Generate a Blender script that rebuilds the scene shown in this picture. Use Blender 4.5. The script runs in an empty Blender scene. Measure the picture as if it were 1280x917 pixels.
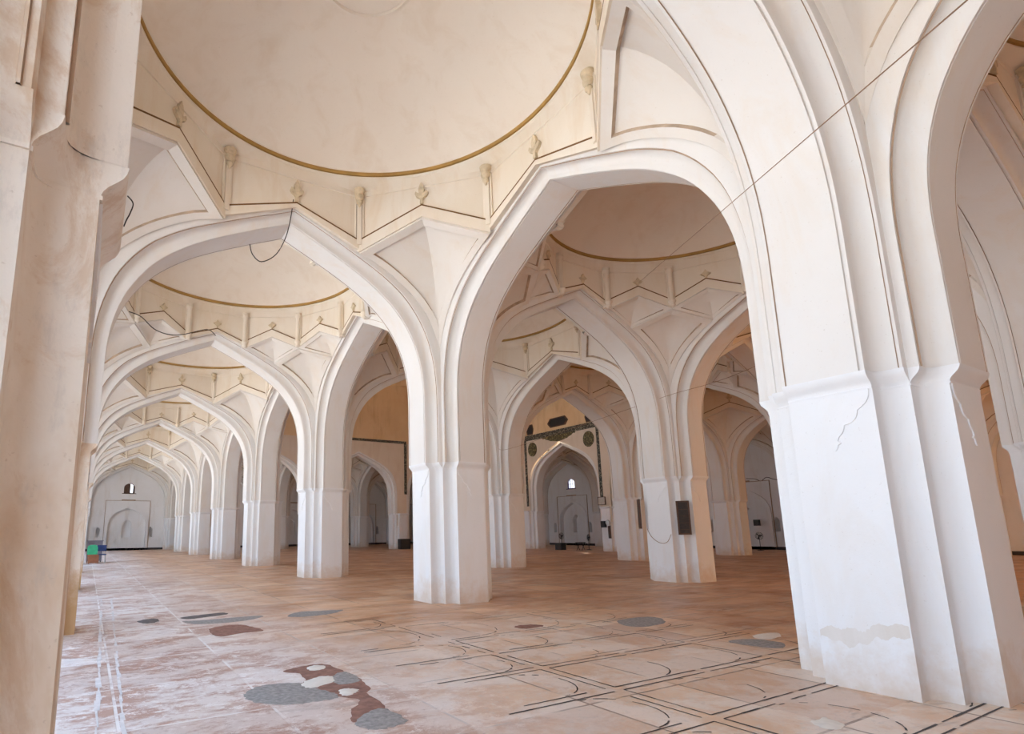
import bpy, math, random
from mathutils import Vector, Matrix
from math import pi, sin, cos, tan, hypot, atan2, radians
random.seed(7)
SC = bpy.context.scene
COL = SC.collection

# ------------------------------------------------------------------ measures
S = 8.2451            # bay size
W = 0.379             # half width of a pier face / main arch band
ST = 0.219            # step of the second order
A = W + 2 * ST        # pier face distance from the pier centre
H = 2.87              # impost height
HU = 3.04             # top of the impost moulding
AP = 3.45             # apothem of the frieze polygon
RR = 3.40             # dome rim radius
ZR = 9.14             # dome rim height
FP = W + ST           # lateral plane of the second arch order

# ------------------------------------------------------------------ helpers
class MB:
    def __init__(s):
        s.v = []; s.f = []; s.m = []
    def vert(s, p):
        s.v.append(tuple(p)); return len(s.v) - 1
    def face(s, idx, m=0):
        s.f.append(tuple(idx)); s.m.append(m)
    def grid(s, rows, m=0, closed=False, flip=False, matrow=None):
        ids = [[s.vert(p) for p in r] for r in rows]
        for a in range(len(ids) - 1):
            n = len(ids[a])
            for b in range(n if closed else n - 1):
                c = (b + 1) % n
                q = (ids[a][b], ids[a][c], ids[a + 1][c], ids[a + 1][b])
                if flip: q = q[::-1]
                s.face(q, matrow[a] if matrow else m)
        return ids
    def box(s, lo, hi, m=0):
        x0, y0, z0 = lo; x1, y1, z1 = hi
        i = [s.vert(p) for p in ((x0,y0,z0),(x1,y0,z0),(x1,y1,z0),(x0,y1,z0),(x0,y0,z1),(x1,y0,z1),(x1,y1,z1),(x0,y1,z1))]
        for q in ((0,3,2,1),(4,5,6,7),(0,1,5,4),(1,2,6,5),(2,3,7,6),(3,0,4,7)):
            s.face([i[k] for k in q], m)
    def prism(s, poly, axis, d0, d1, m=0):
        """extrude a 2D polygon (u,v) between d0 and d1 along axis 'x','y' or 'z'"""
        def P(u, v, d):
            return {'x': (d, u, v), 'y': (u, d, v), 'z': (u, v, d)}[axis]
        a = [s.vert(P(u, v, d0)) for u, v in poly]; b = [s.vert(P(u, v, d1)) for u, v in poly]
        s.face(a[::-1], m); s.face(b, m)
        n = len(poly)
        for k in range(n):
            s.face((a[k], a[(k+1) % n], b[(k+1) % n], b[k]), m)
    def lathe(s, prof, seg=16, c=(0, 0, 0), m=0):
        rows = [[(c[0] + r * cos(2*pi*k/seg), c[1] + r * sin(2*pi*k/seg), c[2] + z) for k in range(seg)] for r, z in prof]
        s.grid(rows, m, closed=True)
    def tube(s, pts, r, seg=8, m=0):
        pts = [Vector(p) for p in pts]; rows = []
        for k, p in enumerate(pts):
            t = (pts[min(k+1, len(pts)-1)] - pts[max(k-1, 0)]).normalized()
            up = Vector((0, 0, 1)) if abs(t.z) < .9 else Vector((1, 0, 0))
            a = t.cross(up).normalized(); b = t.cross(a)
            rows.append([p + a * (r * cos(2*pi*q/seg)) + b * (r * sin(2*pi*q/seg)) for q in range(seg)])
        ids = s.grid(rows, m, closed=True)
        s.face(ids[0], m); s.face(ids[-1][::-1], m)
    def mesh(s, name, mats, smooth=35):
        me = bpy.data.meshes.new(name)
        me.from_pydata(s.v, [], s.f)
        for mt in (mats if isinstance(mats, (list, tuple)) else [mats]):
            me.materials.append(mt)
        me.polygons.foreach_set('material_index', s.m)
        me.update()
        import bmesh
        bm = bmesh.new(); bm.from_mesh(me)
        bmesh.ops.remove_doubles(bm, verts=bm.verts, dist=1e-5)
        bmesh.ops.recalc_face_normals(bm, faces=bm.faces)
        bm.to_mesh(me); bm.free()
        if smooth:
            me.shade_smooth(); me.set_sharp_from_angle(angle=radians(smooth))
        return me

def link(name, data, parent=None, loc=(0, 0, 0), rz=0.0, rot=None):
    o = bpy.data.objects.new(name, data); COL.objects.link(o)
    o.location = loc; o.rotation_euler = rot if rot else (0, 0, rz)
    if parent: o.parent = parent
    return o
def thing(name, label, cat, loc=(0, 0, 0), rz=0.0, group=None, data=None):
    o = link(name, data, None, loc, rz)
    o['label'] = label; o['category'] = cat
    if group: o['group'] = group
    return o
def struct(name, data, loc=(0, 0, 0), rz=0.0, label=None, cat=None):
    o = link(name, data, None, loc, rz); o['kind'] = 'structure'
    if label: o['label'] = label
    if cat: o['category'] = cat
    return o
ORD = ['first', 'second', 'third', 'fourth', 'fifth', 'sixth', 'seventh', 'eighth', 'ninth', 'tenth']

# ------------------------------------------------------------------ materials
def mat(name):
    m = bpy.data.materials.new(name); m.use_nodes = True
    nt = m.node_tree; b = nt.nodes['Principled BSDF']
    return m, nt, b
def N(nt, t, **kw):
    n = nt.nodes.new(t)
    for k, v in kw.items(): setattr(n, k, v)
    return n
def noise(nt, vec, scale, detail=4, rough=.55, dist=0.0):
    n = N(nt, 'ShaderNodeTexNoise'); n.inputs['Scale'].default_value = scale
    n.inputs['Detail'].default_value = detail; n.inputs['Roughness'].default_value = rough
    n.inputs['Distortion'].default_value = dist
    nt.links.new(vec, n.inputs['Vector']); return n.outputs['Fac']
def ramp(nt, fac, stops):
    r = N(nt, 'ShaderNodeValToRGB'); e = r.color_ramp.elements
    while len(e) < len(stops): e.new(.5)
    for k, (p, c) in enumerate(stops):
        e[k].position = p
        e[k].color = (c, c, c, 1) if not isinstance(c, tuple) else (*c, 1)
    nt.links.new(fac, r.inputs['Fac']); return r.outputs['Color']
def mix(nt, fac, a, b, mode='MIX'):
    n = N(nt, 'ShaderNodeMix', data_type='RGBA', blend_type=mode)
    for val, i in ((fac, 0), (a, 6), (b, 7)):
        if isinstance(val, (int, float)): n.inputs[i].default_value = val
        elif isinstance(val, tuple): n.inputs[i].default_value = (*val, 1)
        else: nt.links.new(val, n.inputs[i])
    return n.outputs[2]
def mth(nt, op, a, b=None, c=None):
    n = N(nt, 'ShaderNodeMath', operation=op)
    for k, v in enumerate((a, b, c)):
        if v is None: continue
        if isinstance(v, (int, float)): n.inputs[k].default_value = v
        else: nt.links.new(v, n.inputs[k])
    return n.outputs[0]
def worldpos(nt):
    return N(nt, 'ShaderNodeNewGeometry').outputs['Position']
def stretch(nt, vec, sc):
    m = N(nt, 'ShaderNodeMapping'); m.inputs['Scale'].default_value = sc
    nt.links.new(vec, m.inputs['Vector']); return m.outputs['Vector']
def bump(nt, b, h, strength=.2, dist=.01):
    n = N(nt, 'ShaderNodeBump'); n.inputs['Strength'].default_value = strength; n.inputs['Distance'].default_value = dist
    nt.links.new(h, n.inputs['Height']); nt.links.new(n.outputs['Normal'], b.inputs['Normal'])

def plaster(name, base, tint, stain, amount=.5, foot=0.0, rough=.75, reach=.0, blotch=.0):
    """limewashed plaster: two tones, soft stains, specks, optional brown tide marks near the floor"""
    m, nt, b = mat(name); p = worldpos(nt)
    col = mix(nt, ramp(nt, noise(nt, p, .55, 5, .6), [(.35, 0.), (.7, 1.)]), base, tint)
    drip = noise(nt, stretch(nt, p, (1.6, 1.6, .35)), 1.1, 6, .65, .6)
    col = mix(nt, mth(nt, 'MULTIPLY', ramp(nt, drip, [(.5, 0.), (.78, 1.)]), amount), col, stain)
    speck = noise(nt, p, 38, 3, .6)
    col = mix(nt, mth(nt, 'MULTIPLY', ramp(nt, speck, [(.66, 0.), (.74, 1.)]), .25), col, tuple(c * .6 for c in stain))
    if blotch > 0:
        bl = ramp(nt, noise(nt, stretch(nt, p, (1, 1, .6)), 2.6, 8, .72, .7), [(.50, 0.), (.60, 1.)])
        col = mix(nt, mth(nt, 'MULTIPLY', bl, blotch), col, (.60, .41, .25))
        gr = ramp(nt, noise(nt, stretch(nt, p, (1.5, 1.5, .5)), 3.3, 8, .75), [(.56, 0.), (.66, 1.)])
        col = mix(nt, mth(nt, 'MULTIPLY', gr, blotch*.6), col, (.50, .45, .40))
    if foot > 0:
        sep = N(nt, 'ShaderNodeSeparateXYZ'); nt.links.new(p, sep.inputs[0])
        z = mth(nt, 'ADD', sep.outputs['Z'], mth(nt, 'MULTIPLY', noise(nt, p, 1.9, 5, .7), -1.5))
        tide = mth(nt, 'MULTIPLY', ramp(nt, mth(nt, 'ADD', z, .72 - reach), [(0.0, 1.), (.5, 0.)]), foot)
        # damp tide marks up from the ground in ragged tongues
        col = mix(nt, tide, col, (.55, .35, .17))
    nt.links.new(col, b.inputs['Base Color'])
    b.inputs['Roughness'].default_value = rough; b.inputs['Specular IOR Level'].default_value = .25
    h = mth(nt, 'ADD', noise(nt, p, 6, 5, .6), mth(nt, 'MULTIPLY', noise(nt, p, 60, 3, .6), .3))
    bump(nt, b, h, .25, .012)
    return m
def flat(name, col, rough=.6, metal=0.0, var=.25, scale=6):
    m, nt, b = mat(name); p = worldpos(nt)
    c = mix(nt, ramp(nt, noise(nt, p, scale, 4), [(.3, 0.), (.7, 1.)]), col, tuple(v * (1 - var) for v in col))
    nt.links.new(c, b.inputs['Base Color'])
    b.inputs['Roughness'].default_value = rough; b.inputs['Metallic'].default_value = metal
    if rough > .85: b.inputs['Specular IOR Level'].default_value = .1
    return m

M_PIER = plaster('pier_limewash', (.80, .81, .82), (.78, .775, .765), (.70, .60, .48), .35, foot=.45)
M_STAIN = plaster('pier_stained', (.83, .76, .67), (.76, .66, .54), (.56, .35, .17), .95, foot=.95, reach=.35, blotch=.55)
M_ARCH = plaster('arch_limewash', (.755, .74, .715), (.735, .70, .655), (.70, .56, .40), .45)
M_CREAM = plaster('dome_cream', (.86, .79, .69), (.83, .745, .635), (.66, .51, .34), .35)
M_FRIEZE = plaster('frieze_cream', (.80, .735, .635), (.76, .67, .54), (.64, .47, .28), .5)
M_PANEL = plaster('panel_cream', (.77, .735, .685), (.745, .69, .615), (.68, .53, .36), .4)
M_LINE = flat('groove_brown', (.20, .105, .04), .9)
M_QUIRK = flat('edge_grime_and_shade', (.46, .33, .235), .9)  # groove grime on arches; stands in for relief shade on wall frames
M_GRIME_SHADE = flat('frame_grime_and_shade', (.60, .47, .35), .9, var=.4, scale=4)
M_ORN = flat('ornament_ochre', (.74, .61, .42), .85, var=.35, scale=9)
M_OCHRE = flat('rim_ochre', (.46, .27, .075), .8, scale=3)
M_WALL = plaster('wall_limewash', (.84, .835, .84), (.80, .79, .78), (.6, .5, .4), .4)
M_SKIRT = flat('skirting_dark', (.07, .055, .05), .8)
M_ORANGE = plaster('chamber_plaster', (.80, .58, .34), (.74, .50, .27), (.5, .3, .14), .5)
M_BACK = plaster('back_wall_bounce', (.46, .26, .13), (.40, .21, .10), (.3, .15, .07), .5)
M_CHWALL = plaster('chamber_wall_plaster', (.74, .63, .50), (.70, .57, .43), (.55, .4, .26), .4)
M_GROUND = plaster('paving_outside', (.72, .69, .645), (.68, .64, .59), (.52, .47, .4), .5)
M_EARTH_BOUNCE = plaster('earth_bounce', (.66, .47, .30), (.60, .40, .24), (.45, .28, .15), .5)
M_BOUNCE = plaster('bounce_wall_sand', (.66, .43, .24), (.60, .37, .19), (.45, .27, .13), .5)
M_ROOF = flat('roof_lime', (.6, .57, .52), .9)
M_BLACK = flat('black_plastic', (.02, .02, .022), .45)
M_WIRE = flat('wire_dark', (.05, .035, .025), .6)
M_CORD = flat('cord_tan', (.33, .20, .11), .7)
M_WOOD = flat('frame_wood', (.11, .055, .03), .5)
M_BOARD = flat('board_dark', (.045, .035, .03), .5, var=.5, scale=14)
M_PAPER = flat('paper_pale', (.62, .55, .46), .8, var=.3, scale=20)
M_GREEN = flat('green_cloth', (.05, .48, .24), .7)
M_BLUE = flat('blue_cloth', (.04, .07, .22), .7)
M_RUST = flat('rust_brown', (.34, .13, .06), .7)
M_GREY = flat('grey_box', (.32, .32, .40), .6)
M_STEEL = flat('steel', (.5, .5, .5), .35, .9)

# dark band with pale carved arabesque
def carved(name, dark, pale, scale):
    m, nt, b = mat(name); p = worldpos(nt)
    v = N(nt, 'ShaderNodeTexVoronoi', feature='DISTANCE_TO_EDGE'); v.inputs['Scale'].default_value = scale
    nt.links.new(p, v.inputs['Vector'])
    f = ramp(nt, v.outputs['Distance'], [(.05, 1.), (.16, 0.)])
    f2 = ramp(nt, noise(nt, p, scale * 1.3, 3), [(.45, 0.), (.6, 1.)])
    nt.links.new(mix(nt, mth(nt, 'MULTIPLY', f, f2), dark, pale), b.inputs['Base Color'])
    b.inputs['Roughness'].default_value = .6
    return m
M_BAND = carved('inscription_band', (.035, .03, .02), (.42, .38, .27), 7)
M_MEDAL = carved('medallion_carving', (.07, .055, .02), (.34, .27, .11), 6)

def floor_material():
    m, nt, b = mat('worn_floor'); p = worldpos(nt)
    sep = N(nt, 'ShaderNodeSeparateXYZ'); nt.links.new(p, sep.inputs[0])
    X, Y = sep.outputs['X'], sep.outputs['Y']
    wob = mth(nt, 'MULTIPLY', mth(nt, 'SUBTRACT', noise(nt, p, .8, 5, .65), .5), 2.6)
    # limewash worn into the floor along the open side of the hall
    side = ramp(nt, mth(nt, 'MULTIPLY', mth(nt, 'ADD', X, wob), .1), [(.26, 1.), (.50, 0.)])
    side = mth(nt, 'MULTIPLY', side, ramp(nt, mth(nt, 'MULTIPLY', mth(nt, 'ADD', mth(nt, 'ADD', Y, wob), 4.0), .5), [(0., 0.), (1., 1.)]))  # unseen floor behind the viewer stays red to bounce warm light
    n1 = noise(nt, stretch(nt, p, (.5, 1.3, 1)), 1.1, 7, .68, .5)
    red = mix(nt, ramp(nt, n1, [(.38, 0.), (.6, 1.)]), (.55, .30, .16), (.78, .53, .34))
    red = mix(nt, ramp(nt, noise(nt, stretch(nt, p, (.5, 1.5, 1)), 1.9, 8, .78, .5), [(.52, 0.), (.62, 1.)]), red, (.66, .52, .40))
    red = mix(nt, mth(nt, 'MULTIPLY', ramp(nt, noise(nt, stretch(nt, p, (.4, 1.7, 1)), 1.6, 8, .8, .4), [(.56, 0.), (.64, 1.)]), .45), red, (.30, .17, .10))
    # the dressed slabs with the prayer rows are paler, blotched with orange
    slab = mix(nt, ramp(nt, noise(nt, p, 1.5, 8, .72, .4), [(.46, 0.), (.57, 1.)]), (.84, .725, .615), (.78, .56, .385))
    slab = mix(nt, ramp(nt, noise(nt, p, 11, 8, .85), [(.54, 0.), (.60, 1.)]), slab, (.72, .64, .56))
    zone = mth(nt, 'MULTIPLY', ramp(nt, mth(nt, 'ADD', mth(nt, 'MULTIPLY', X, .1), mth(nt, 'MULTIPLY', wob, .03)), [(.80, 1.), (.93, 0.)]), ramp(nt, mth(nt, 'ADD', mth(nt, 'MULTIPLY', Y, .1), mth(nt, 'MULTIPLY', wob, .06)), [(.42, 1.), (.62, 0.)]))
    red = mix(nt, zone, red, slab)
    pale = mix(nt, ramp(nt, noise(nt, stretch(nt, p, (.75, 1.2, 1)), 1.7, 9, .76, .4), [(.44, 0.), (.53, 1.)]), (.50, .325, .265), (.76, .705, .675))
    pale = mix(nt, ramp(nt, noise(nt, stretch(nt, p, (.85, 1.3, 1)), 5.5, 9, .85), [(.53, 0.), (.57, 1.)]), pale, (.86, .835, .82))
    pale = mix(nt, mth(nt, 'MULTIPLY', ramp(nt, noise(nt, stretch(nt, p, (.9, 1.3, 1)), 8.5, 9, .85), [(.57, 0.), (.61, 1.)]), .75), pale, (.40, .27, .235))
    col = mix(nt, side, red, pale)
    # dark scuffs and puddle stains
    sc = ramp(nt, noise(nt, stretch(nt, p, (.45, 1.5, 1)), .9, 6, .72, .8), [(.62, 0.), (.72, 1.)])
    col = mix(nt, mth(nt, 'MULTIPLY', sc, .55), col, (.27, .20, .165))
    wh = ramp(nt, noise(nt, stretch(nt, p, (.7, 2.2, 1)), 2.2, 7, .75, .6), [(.64, 0.), (.70, 1.)])
    col = mix(nt, mth(nt, 'MULTIPLY', wh, .6), col, (.78, .74, .69))
    pits = ramp(nt, noise(nt, p, 26, 4, .7), [(.68, 0.), (.73, 1.)])
    col = mix(nt, mth(nt, 'MULTIPLY', pits, .6), col, (.16, .11, .09))
    # slab joints
    br = N(nt, 'ShaderNodeTexBrick'); br.offset = .0; br.squash = 1
    mp = N(nt, 'ShaderNodeMapping'); mp.inputs['Location'].default_value = (.02, .30, 0)
    nt.links.new(p, mp.inputs['Vector']); nt.links.new(mp.outputs['Vector'], br.inputs['Vector'])
    br.inputs['Scale'].default_value = 1.0; br.inputs['Brick Width'].default_value = 1.235; br.inputs['Row Height'].default_value = 1.42
    br.inputs['Mortar Size'].default_value = .016; br.inputs['Mortar Smooth'].default_value = .3
    br.inputs['Color1'].default_value = (0, 0, 0, 1); br.inputs['Color2'].default_value = (1, 1, 1, 1); br.inputs['Mortar'].default_value = (.5, .5, .5, 1)
    tint = mix(nt, br.outputs['Color'], (.76, .66, .62), (1.0, 1.0, 1.0))
    col = mix(nt, .85, col, tint, 'MULTIPLY')
    joint = mth(nt, 'MULTIPLY', br.outputs['Fac'], ramp(nt, noise(nt, p, 1.7, 3), [(.42, 0.), (.56, .9)]))
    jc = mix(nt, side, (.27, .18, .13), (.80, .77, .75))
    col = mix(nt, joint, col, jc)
    nt.links.new(col, b.inputs['Base Color'])
    rg = ramp(nt, noise(nt, p, 1.3, 5), [(.3, .28), (.7, .62)])
    nt.links.new(rg, b.inputs['Roughness'])
    b.inputs['Specular IOR Level'].default_value = .45
    h = mth(nt, 'ADD', noise(nt, p, 9, 6, .7), mth(nt, 'MULTIPLY', br.outputs['Fac'], -.4))
    bump(nt, b, h, .35, .012)
    return m
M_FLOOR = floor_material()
M_CEMENT = flat('cement_grey', (.40, .375, .355), 1.0, var=.4, scale=22)
M_REDEARTH = flat('red_earth', (.36, .20, .155), 1.0, var=.4, scale=12)
M_LIME = flat('lime_white', (.78, .72, .64), .85, var=.12, scale=12)
M_INLAY = flat('inlay_black', (.055, .04, .035), .6, var=.5, scale=3)
M_WHITELINE = flat('line_white', (.74, .70, .68), .85, var=.2, scale=8)
M_PATCH = plaster('repair_patch', (.72, .68, .625), (.65, .60, .535), (.80, .78, .76), .8)
M_SKYPANE, _nt, _b = mat('glass_pane')
_b.inputs['Base Color'].default_value = (.95, .96, 1, 1); _b.inputs['Roughness'].default_value = .02
_b.inputs['Transmission Weight'].default_value = 1.0; _b.inputs['IOR'].default_value = 1.02
M_PURPLE = flat('window_frame_violet', (.10, .05, .22), .6)

# ------------------------------------------------------------------ arch profile
CTRL = [(0, 7.955), (.3, 7.815), (.7, 7.63), (1.2, 7.385), (1.6, 7.175), (2.0, 6.925), (2.4, 6.60), (2.7, 6.26), (2.95, 5.84), (3.1, 5.43), (3.18, 5.03), (3.213, 4.6), (3.215, 4.1), (3.215, HU)]
def catmull(pts, per):
    out = []; n = len(pts)
    for i in range(n - 1):
        p0 = pts[max(i-1, 0)]; p1 = pts[i]; p2 = pts[i+1]; p3 = pts[min(i+2, n-1)]
        if i == 0: p0 = (2*p1[0]-p2[0], 2*p1[1]-p2[1])
        if i == n-2: p3 = (2*p2[0]-p1[0], 2*p2[1]-p1[1])
        for k in range(per):
            t = k / per
            out.append(tuple(.5*((2*p1[q]) + (-p0[q]+p2[q])*t + (2*p0[q]-5*p1[q]+4*p2[q]-p3[q])*t*t + (-p0[q]+3*p1[q]-3*p2[q]+p3[q])*t**3) for q in (0, 1)))
    out.append(pts[-1]); return out
PROF = catmull(CTRL, 3)
NP = len(PROF)
NRM = []
for k in range(NP):
    a = PROF[max(k-1, 0)]; b = PROF[min(k+1, NP-1)]
    tx, tz = b[0]-a[0], b[1]-a[1]; L = hypot(tx, tz); nx, nz = -tz/L, tx/L
    if k == 0: nx, nz = 0, 1 / nz
    if PROF[k][0] > 3.19: nx, nz = 1.0, 0.0
    NRM.append((nx, nz))
def interp(tab, x):
    for (x0, y0), (x1, y1) in zip(tab, tab[1:]):
        if x <= x1: return y0 + (y1-y0)*(x-x0)/(x1-x0)
    return tab[-1][1]
D2T = [(0, .165), (1.5, .20), (2.4, .27), (2.9, .26), (3.2, .22), (9, .22)]
D3T = [(0, .29), (1.5, .34), (2.2, .42), (2.8, .50), (3.1, .47), (3.2, .44), (9, .44)]
D2 = [interp(D2T, p[0]) for p in PROF]; D3 = [interp(D3T, p[0]) for p in PROF]
def off(k, u):
    (x, z), (nx, nz) = PROF[k], NRM[k]
    return (x + nx*u, z + nz*u)
def sweep(mb, chain, matrow=None):
    """chain: list of (lateral, f2, f3): offset u = f2*D2 + f3*(D3-D2)"""
    rows = []
    ks = [(k, -1) for k in range(NP-1, 0, -1)] + [(k, 1) for k in range(NP)]
    for lat, f2, f3 in chain:
        r = []
        for k, sg in ks:
            x, z = off(k, f2*D2[k] + f3*(D3[k]-D2[k])); r.append((sg*x, lat, z))
        rows.append(r)
    mb.grid(rows, matrow=matrow)
# main band: soffit with quirked bead at each edge
h1 = [(W-.055, 0, 0), (W-.05, .09, 0), (W-.037, .09, 0), (W-.032, 0, 0), (W-.004, 0, 0), (W, .03, 0), (W, .45, 0)]
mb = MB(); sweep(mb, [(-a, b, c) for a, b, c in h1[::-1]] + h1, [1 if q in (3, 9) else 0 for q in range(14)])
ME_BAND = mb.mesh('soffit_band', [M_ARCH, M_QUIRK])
def moulding(sg):
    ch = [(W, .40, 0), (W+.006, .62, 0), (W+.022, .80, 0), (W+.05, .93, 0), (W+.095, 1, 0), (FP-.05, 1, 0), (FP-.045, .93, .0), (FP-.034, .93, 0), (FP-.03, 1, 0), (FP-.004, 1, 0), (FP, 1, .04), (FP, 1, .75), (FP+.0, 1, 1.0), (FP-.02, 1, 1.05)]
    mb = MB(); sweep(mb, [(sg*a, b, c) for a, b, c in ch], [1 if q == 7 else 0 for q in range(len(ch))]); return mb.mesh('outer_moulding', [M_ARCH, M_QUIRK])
ME_MOULD = {1: moulding(1), -1: moulding(-1)}
EXT = [off(k, D3[k]) for k in range(NP)]          # extrados curve (x,z)

def spandrel(ztop, lat, mats, zlow=2.0, name='spandrel_wall'):
    """plain wall over an arch: everything outside the extrados of one bay"""
    mb = MB(); pts = [(0.0, EXT[0][1])]
    for x, z in EXT[1:]:
        if x > pts[-1][0] + .01: pts.append((x, z))
    rows = [[], []]
    full = [(-x, z) for x, z in pts[::-1]] + pts[1:]
    mb.grid([[(x, lat, z) for x, z in full], [(x, lat, ztop) for x, z in full]])
    xe, ze = pts[-1]
    for sg in (-1, 1):
        mb.grid([[(sg*xe, lat, zlow), (sg*S/2, lat, zlow)], [(sg*xe, lat, ztop), (sg*S/2, lat, ztop)]])
    return mb

# ------------------------------------------------------------------ pier
def ring_poly(corner):
    """one corner (first octant pair) -> whole outline"""
    out = []
    for q in range(4):
        c, s_ = [(1, 0), (0, 1), (-1, 0), (0, -1)][q]
        out += [(x*c - y*s_, x*s_ + y*c) for x, y in corner]
    return out
def fillet(cx, cy, px, py, qx, qy, r, n=4):
    """concave corner at c between directions to p and q"""
    up = Vector((px-cx, py-cy)).normalized(); uq = Vector((qx-cx, qy-cy)).normalized()
    c = Vector((cx, cy)); o = c + up*r + uq*r
    return [tuple(o - uq*r*cos(t) - up*r*sin(t)) for t in [pi/2*k/n for k in range(n+1)]]
FR = .085
def lower_corner():
    i = W + ST
    return [(A, W)] + fillet(i, W, A, W, i, i, FR) + [(i, i), (i, i), (i, i)] + fillet(W, i, i, i, W, A, FR) + [(W, A)]
def upper_corner():
    o = .096; u = A + o; v = u - .222; i = FP + .003
    return [(u, W)] + fillet(v, W, u, W, v, i, FR) + [(v, i), (i, i), (i, v)] + fillet(W, v, i, v, W, u, FR) + [(W, u)]
LO = ring_poly(lower_corner()); UP = ring_poly(upper_corner())
mb = MB()
rows = [[(x, y, z) for x, y in LO] for z in (0.0, .9, 1.9, H)]
mb.grid(rows, closed=True); ME_SHAFT = mb.mesh('shaft', M_PIER, 50)
mb = MB(); rows = []
for z, t in ((H, 0), (H, .10), (H+.018, .10), (H+.02, .03), (H+.04, .10), (H+.065, .28), (H+.09, .55), (H+.115, .80), (H+.14, .93), (H+.16, .98), (HU+.001, 1)):
    rows.append([(l[0]+(u[0]-l[0])*t, l[1]+(u[1]-l[1])*t, z) for l, u in zip(LO, UP)])
rows.append([(u[0]*.90, u[1]*.90, HU+.002) for u in UP])
mb.grid(rows, closed=True); ME_IMPOST = mb.mesh('impost', M_PIER, 40)
# scalloped bracket relief under the impost
def lobe(p, q, bulge, n=5):
    p = Vector(p); q = Vector(q); d = q - p; nrm = Vector((d.y, -d.x)).normalized()
    return [tuple(p + d*(k/n) + nrm*bulge*sin(pi*k/n)) for k in range(n)]
hb = lobe((.352, 0), (.235, -.19), -.035) + lobe((.235, -.19), (.105, -.325), -.04) + lobe((.105, -.325), (.022, -.45), -.02)
hb += [(.03, -.475), (.06, -.50), (.03, -.515), (.022, -.545), (0, -.575)]
poly = hb + [(-x, y) for x, y in hb[::-1][1:]]
mb = MB(); mb.prism([(x, H + y - .002) for x, y in poly], 'y', 0, .014)
ME_BRACKET = mb.mesh('bracket_ornament', M_PIER, 0)

def add_pier(i, j, label):
    p = thing('stone_pier', label, 'pier', (j*S, i*S, 0), group='stone piers carrying the arches')
    link('shaft', ME_SHAFT, p); link('impost', ME_IMPOST, p)
    for q in range(4):
        a = q*pi/2
        # plate lies on the face: local y=0 at face
        link('bracket_ornament', ME_BRACKET, p, (-sin(a)*(A-.002), cos(a)*(A-.002), 0), a)
    return p

CH_I, CH_J = (2, 5), (1, 4)     # the domed prayer chamber, rows and columns of piers around it
def in_chamber_pier(i, j): return CH_I[0] < i < CH_I[1] and CH_J[0] < j < CH_J[1]
def in_chamber_bay(i, j): return CH_I[0] <= i < CH_I[1] and CH_J[0] <= j < CH_J[1]
I0, I1, J1 = -1, 7, 5
PIERS = {}
rowname = ['open-side row', 'second row from the open side', 'third row from the open side', 'fourth row from the open side', 'fifth row from the open side', 'row against the right wall']
for j in range(0, J1+1):
    for i in range(I0, I1+1):
        if in_chamber_pier(i, j): continue
        at = 'nearest the viewer' if i == 0 else ('behind the viewer' if i == -1 else ('against the far wall' if i == I1 else f'{ORD[i]} from the viewer'))
        PIERS[i, j] = add_pier(i, j, f'white stepped pier in the {rowname[j]}, {at}')
PIERS[0, 1]['label'] = 'biggest white stepped pier at right with a grey repair patch near its foot'
PIERS[1, 1]['label'] = 'white stepped pier in the middle between the two largest open arches'
PIERS[0, 0]['label'] = 'brown stained stepped pier cut by the left edge of the picture'
PIERS[1, 0]['label'] = 'stepped pier with orange stained foot just right of the left edge pier'
PIERS[1, 2]['label'] = 'white stepped pier with two dark framed boards hung on it'

def add_arch(i, j, along, label):
    """along 'x': across the aisle between (i,j) and (i,j+1); 'y': between (i,j) and (i+1,j)"""
    if along == 'x': loc, rz = ((j+.5)*S, i*S, 0), 0
    else: loc, rz = (j*S, (i+.5)*S, 0), pi/2
    a = thing('pointed_arch', label, 'arch', loc, rz, 'pointed arches between the piers')
    link('soffit_band', ME_BAND, a); link('outer_moulding', ME_MOULD[1], a); link('outer_moulding', ME_MOULD[-1], a)
    return a
aisle = ['left aisle', 'second aisle', 'third aisle', 'fourth aisle', 'right-hand aisle']
ARCH = {}
for i in range(I0, I1+1):
    for j in range(0, J1):
        if in_chamber_pier(i, j) or in_chamber_pier(i, j+1): continue
        at = 'behind the viewer' if i == -1 else ('against the far wall' if i == I1 else f'{ORD[i]} from the viewer')
        ARCH[i, j, 'x'] = add_arch(i, j, 'x', f'pointed moulded arch crossing the {aisle[j]}, {at}')
for j in range(0, J1+1):
    for i in range(I0, I1):
        if in_chamber_pier(i, j) or in_chamber_pier(i+1, j): continue
        at = 'beside the viewer' if i == -1 else f'{ORD[i]} from the viewer'
        ARCH[i, j, 'y'] = add_arch(i, j, 'y', f'pointed moulded arch along the {rowname[j]}, {at}')
for k in ((0, 0), (1, 0), (2, 0), (3, 0)):
    for o in PIERS[k].children:
        if o.name.split('.')[0] in ('shaft', 'impost'):
            o.material_slots[0].link = 'OBJECT'; o.material_slots[0].material = M_STAIN
for k in ((0, 0, 'y'), (-1, 0, 'y')):
    for o in ARCH[k].children:
        o.material_slots[0].link = 'OBJECT'; o.material_slots[0].material = M_STAIN
for o in ARCH[0, 0, 'x'].children:               # its left springing shares the stained plaster of the pier below
    o.data = o.data.copy(); o.data.materials.append(M_STAIN)
    for p in o.data.polygons:
        if p.material_index == 0 and p.center.x < -1.2: p.material_index = len(o.data.materials) - 1
ARCH[1, 0, 'x']['label'] = 'large pointed arch at left with a loose wire loop hanging at its apex'
ARCH[0, 1, 'y']['label'] = 'largest pointed arch right of centre, springing to the big right pier'

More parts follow.
